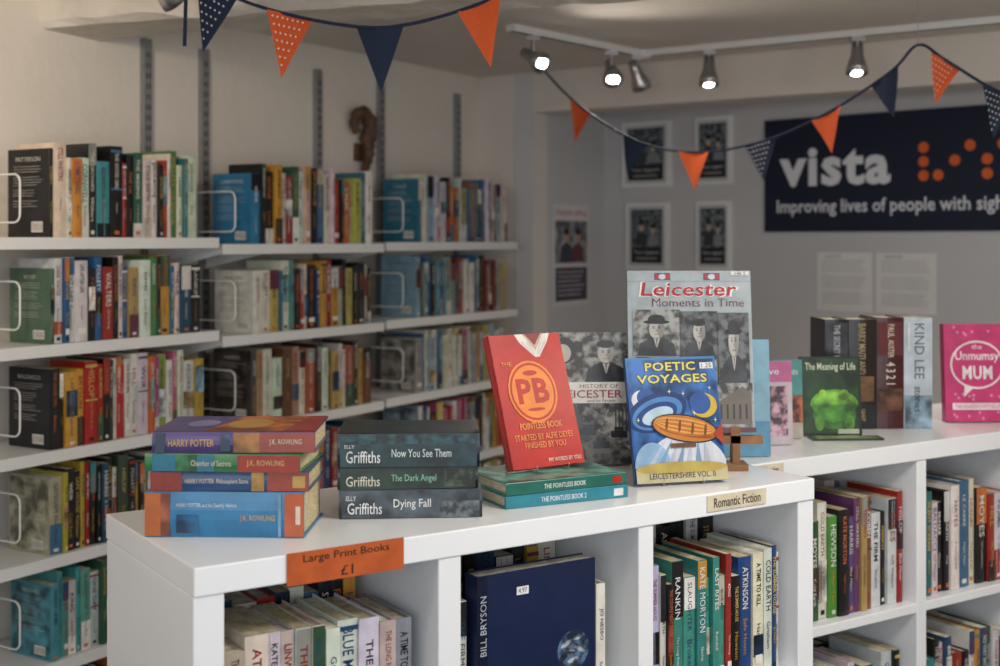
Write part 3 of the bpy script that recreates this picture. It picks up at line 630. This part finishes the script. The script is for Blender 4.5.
# ------------------------------------------------------------------ TRACK LIGHTS
TR = [V((.03, 3.725)), V((.47, 4.25)), V((.47, 4.25))+E2*1.75]
mb = MB()
for a, b in ((TR[0], TR[1]), (TR[1], TR[2])):
    d = b-a; M = frame(a.x, a.y, 0, d.x, d.y); mb.box(M, (0, -.017, HC-.02), (d.length, .017, HC-.0005)); mb.box(M, (0, -.006, HC-.0205), (d.length, .006, HC-.0199), mat=1)
M = frame(TR[1].x, TR[1].y, 0, 1, 0); mb.box(M, (-.03, -.03, HC-.024), (.03, .03, HC-.0006))
mb.build('ceiling_light_track', [M_WIRE, M_DARK])
def spot(px, py, aim, energy, zt=HC-.02, drop=.055, on=True, size=1.0, ang=120):
    e = bpy.data.objects.new('track_spotlight', None); S.collection.objects.link(e); e.location = (px, py, zt)
    a = V(aim).normalized(); mb = MB()
    mb.box(I4, (-.02, -.012, -.014), (.02, .012, 0)); mb.tube(I4, [(0, 0, -.014), (0, 0, -drop)], .0065, 8)
    c = V((0, 0, -drop-.012)); k = size
    ys = [(-.052, .010), (-.050, .016), (-.02, .019), (-.01, .019), (.0, .022), (.025, .030), (.045, .033), (.047, .031), (.042, .028)]
    mb.tube(I4, [c+a*t*k for t, r in ys], [r*k for t, r in ys], 20)
    mb.tube(I4, [c-a*.01*k+V((0, 0, .024)), c-a*.01*k], .004, 6)
    mb.build('head', [M_CHROME], e)
    if on:
        mb = MB(); mb.tube(I4, [c+a*.0425*k, c+a*.0465*k], [.0235*k, .020*k], 20); mb.build('lens', [M_LAMP], e)
        l = bpy.data.lights.new('beam', 'SPOT'); l.energy = energy; l.spot_size = math.radians(ang); l.spot_blend = .85; l.shadow_soft_size = .03; l.color = (1, .90, .78)
        o = bpy.data.objects.new('beam', l); S.collection.objects.link(o); o.parent = e; o.location = c+a*.06*k; o.rotation_euler = a.to_track_quat('-Z', 'Y').to_euler()
spot(.10, 3.81, (.55, -.75, -.45), 18)
spot(.36, 4.12, (.05, -.75, -.62), 18)
spot(.455, 4.22, (.35, .3, -.8), 5, on=False)
spot(.673, 4.108, (-.05, -.22, -.95), 20)
spot(1.072, 3.83, (-.1, -.28, -.9), 20)
spot(-.72, 2.72, (.45, .5, -.6), 5, zt=HC, drop=.075, on=False)
spot(-.28, 2.62, (.3, .5, -.6), 5, zt=HC, drop=.06, on=False)

# ------------------------------------------------------------------ BUNTING
NV = hx('1a2740'); OR = hx('d95c2a')
def bunting(pts, flags, fw, fl):
    mb = MB(); pts = [V(p) for p in pts]; cr = []
    n = len(pts)
    for i in range(n-1):
        p0 = pts[max(i-1, 0)]; p1 = pts[i]; p2 = pts[i+1]; p3 = pts[min(i+2, n-1)]
        for k in range(8):
            t = k/8; cr.append(.5*((2*p1)+(p2-p0)*t+(2*p0-5*p1+4*p2-p3)*t*t+(3*p1-p0-3*p2+p3)*t**3))
    cr.append(pts[-1]); mb.tube(I4, cr, .0038, 6, NV)
    for fx, col, dots, sw in flags:
        j = min(range(1, len(cr)-1), key=lambda i: abs(cr[i].x-fx)); c = cr[j]; tg = (cr[j+1]-cr[j-1]).normalized()
        a = c-tg*fw/2; b = c+tg*fw/2; dn = (V((0, 0, -1))*.9+(-V((0, 0, -1)).dot(tg)*tg)*.45).normalized()
        nr = tg.cross(dn).normalized(); tip = c+dn*fl+nr*sw
        rows = 7; vs = []
        for r in range(rows+1):
            t = r/rows; l = a.lerp(tip, t); q = b.lerp(tip, t)
            for k in range(5):
                p = l.lerp(q, k/4)+nr*(.006*math.sin(t*3+k*1.3+fx*20)*(1-t)); vs.append(p)
        fs = [(r*5+k, r*5+k+1, (r+1)*5+k+1, (r+1)*5+k) for r in range(rows) for k in range(4)]
        mb.add(I4, vs, fs, col, 0, True)
        if dots:
            for r in range(7):
                for k in range(9):
                    t = .08+r*.12; s = (k+.5*(r % 2)+.3)/9
                    hw = fw*(1-t)/2; off = (s-.5)*fw
                    if abs(off) > hw-.004: continue
                    ctr = c+dn*fl*t+tg*off+nr*(sw*t)
                    for sg in (-.0075, .0075):
                        ds = [ctr+nr*sg+(tg*math.cos(q*math.pi/4)+dn*math.sin(q*math.pi/4))*.0021 for q in range(8)]
                        mb.add(I4, ds, [tuple(range(8))], hx('e0dad4'))
    return mb.build('bunting', [M_CLOTH])
bunting([(-.66, 2.6, 2.10), (-.5465, 2.6, 2.037), (-.428, 2.6, 1.9986), (-.285, 2.6, 1.974), (-.183, 2.6, 1.980), (-.061, 2.6, 2.0146), (.0, 2.6, 2.045), (.1, 2.6, 2.12), (.14, 2.6, 2.168)],
        [(-.58, NV, True, .01), (-.424, OR, True, -.012), (-.243, NV, False, .008), (-.045, OR, False, .006)], .095, .132)
bunting([(-.615, 2.5, 2.168), (-.618, 2.505, 2.10), (-.615, 2.5, 2.04), (-.618, 2.5, 1.92)], [], .1, .1)
bunting([(.1285, 4.1, 2.10), (.235, 4.0, 1.973), (.404, 3.85, 1.842), (.5625, 3.7, 1.795), (.7335, 3.6, 1.8165), (.884, 3.45, 1.883), (1.009, 3.3, 1.9745), (1.048, 3.2, 2.029), (1.0986, 3.15, 1.985), (1.1755, 3.0, 1.888), (1.25, 2.9, 1.86), (1.4, 2.7, 1.9), (1.6, 2.5, 2.16)],
        [(.245, OR, False, .005), (.404, NV, False, -.005), (.5625, OR, False, .01), (.7335, NV, True, .0), (.884, OR, False, -.008), (1.0, NV, False, .01), (1.10, OR, True, .0), (1.178, NV, True, .005)], .098, .112)
mb = MB(); mb.tube(I4, [(1.048, 3.2, 2.025), (1.048, 3.2, 2.1695)], .001, 6); mb.tube(I4, [(1.048, 3.2, 2.16), (1.048, 3.2, 2.1695)], [.006, .01], 8); mb.build('ceiling_hook', [M_CHROME])

# ------------------------------------------------------------------ LIGHTS
def area(name, loc, rot, sx, sy, e, col):
    l = bpy.data.lights.new(name, 'AREA'); l.shape = 'RECTANGLE'; l.size = sx; l.size_y = sy; l.energy = e; l.color = col
    o = bpy.data.objects.new(name, l); S.collection.objects.link(o); o.location = loc; o.rotation_euler = rot
area('window_daylight', (.15, -.98, 1.42), (math.radians(90), 0, 0), 3.3, 1.15, 42, (.90, .95, 1))
area('overhead_fill_light', (1.0, 1.3, 2.15), (0, 0, 0), .6, .6, 27, (1, .96, .90))  # added overhead fill out of frame for contrast, no real fitting
for i, (x, y, e) in enumerate(((-.9, .9, 9), (1.5, 1.9, 9))):
    l = bpy.data.lights.new('ceiling_fill_light', 'POINT'); l.energy = e; l.color = (1, .87, .73); l.shadow_soft_size = .09  # unseen warm point lights added to brighten the ceiling, no lamp modelled
    o = bpy.data.objects.new('ceiling_fill_light', l); S.collection.objects.link(o); o.location = (x, y, 1.9)
l = bpy.data.lights.new('wall_washer_spotlight', 'SPOT'); l.energy = 45; l.spot_size = math.radians(85); l.spot_blend = .9; l.color = (1, .82, .62); l.shadow_soft_size = .06
o = bpy.data.objects.new('wall_washer_spotlight', l); S.collection.objects.link(o); o.location = (-.9, 1.6, 2.1)
o.rotation_euler = (V((-1.6, 3.0, 1.95))-V((-.9, 1.6, 2.1))).to_track_quat('-Z', 'Y').to_euler()
w = bpy.data.worlds.new('world'); S.world = w; w.use_nodes = True
w.node_tree.nodes['Background'].inputs['Color'].default_value = (.6, .7, .8, 1); w.node_tree.nodes['Background'].inputs['Strength'].default_value = .5

cam = bpy.data.cameras.new('camera'); co = bpy.data.objects.new('camera', cam); S.collection.objects.link(co)
co.location = (0, 0, 1.54); co.rotation_euler = (math.radians(90), 0, 0)
cam.sensor_width = 36; cam.lens = 45.94; cam.shift_y = -.093; cam.clip_start = .02
cam.dof.use_dof = True; cam.dof.focus_distance = 2.1; cam.dof.aperture_fstop = 3.8
S.camera = co
S.view_settings.view_transform = 'Standard'; S.view_settings.exposure = -0.12
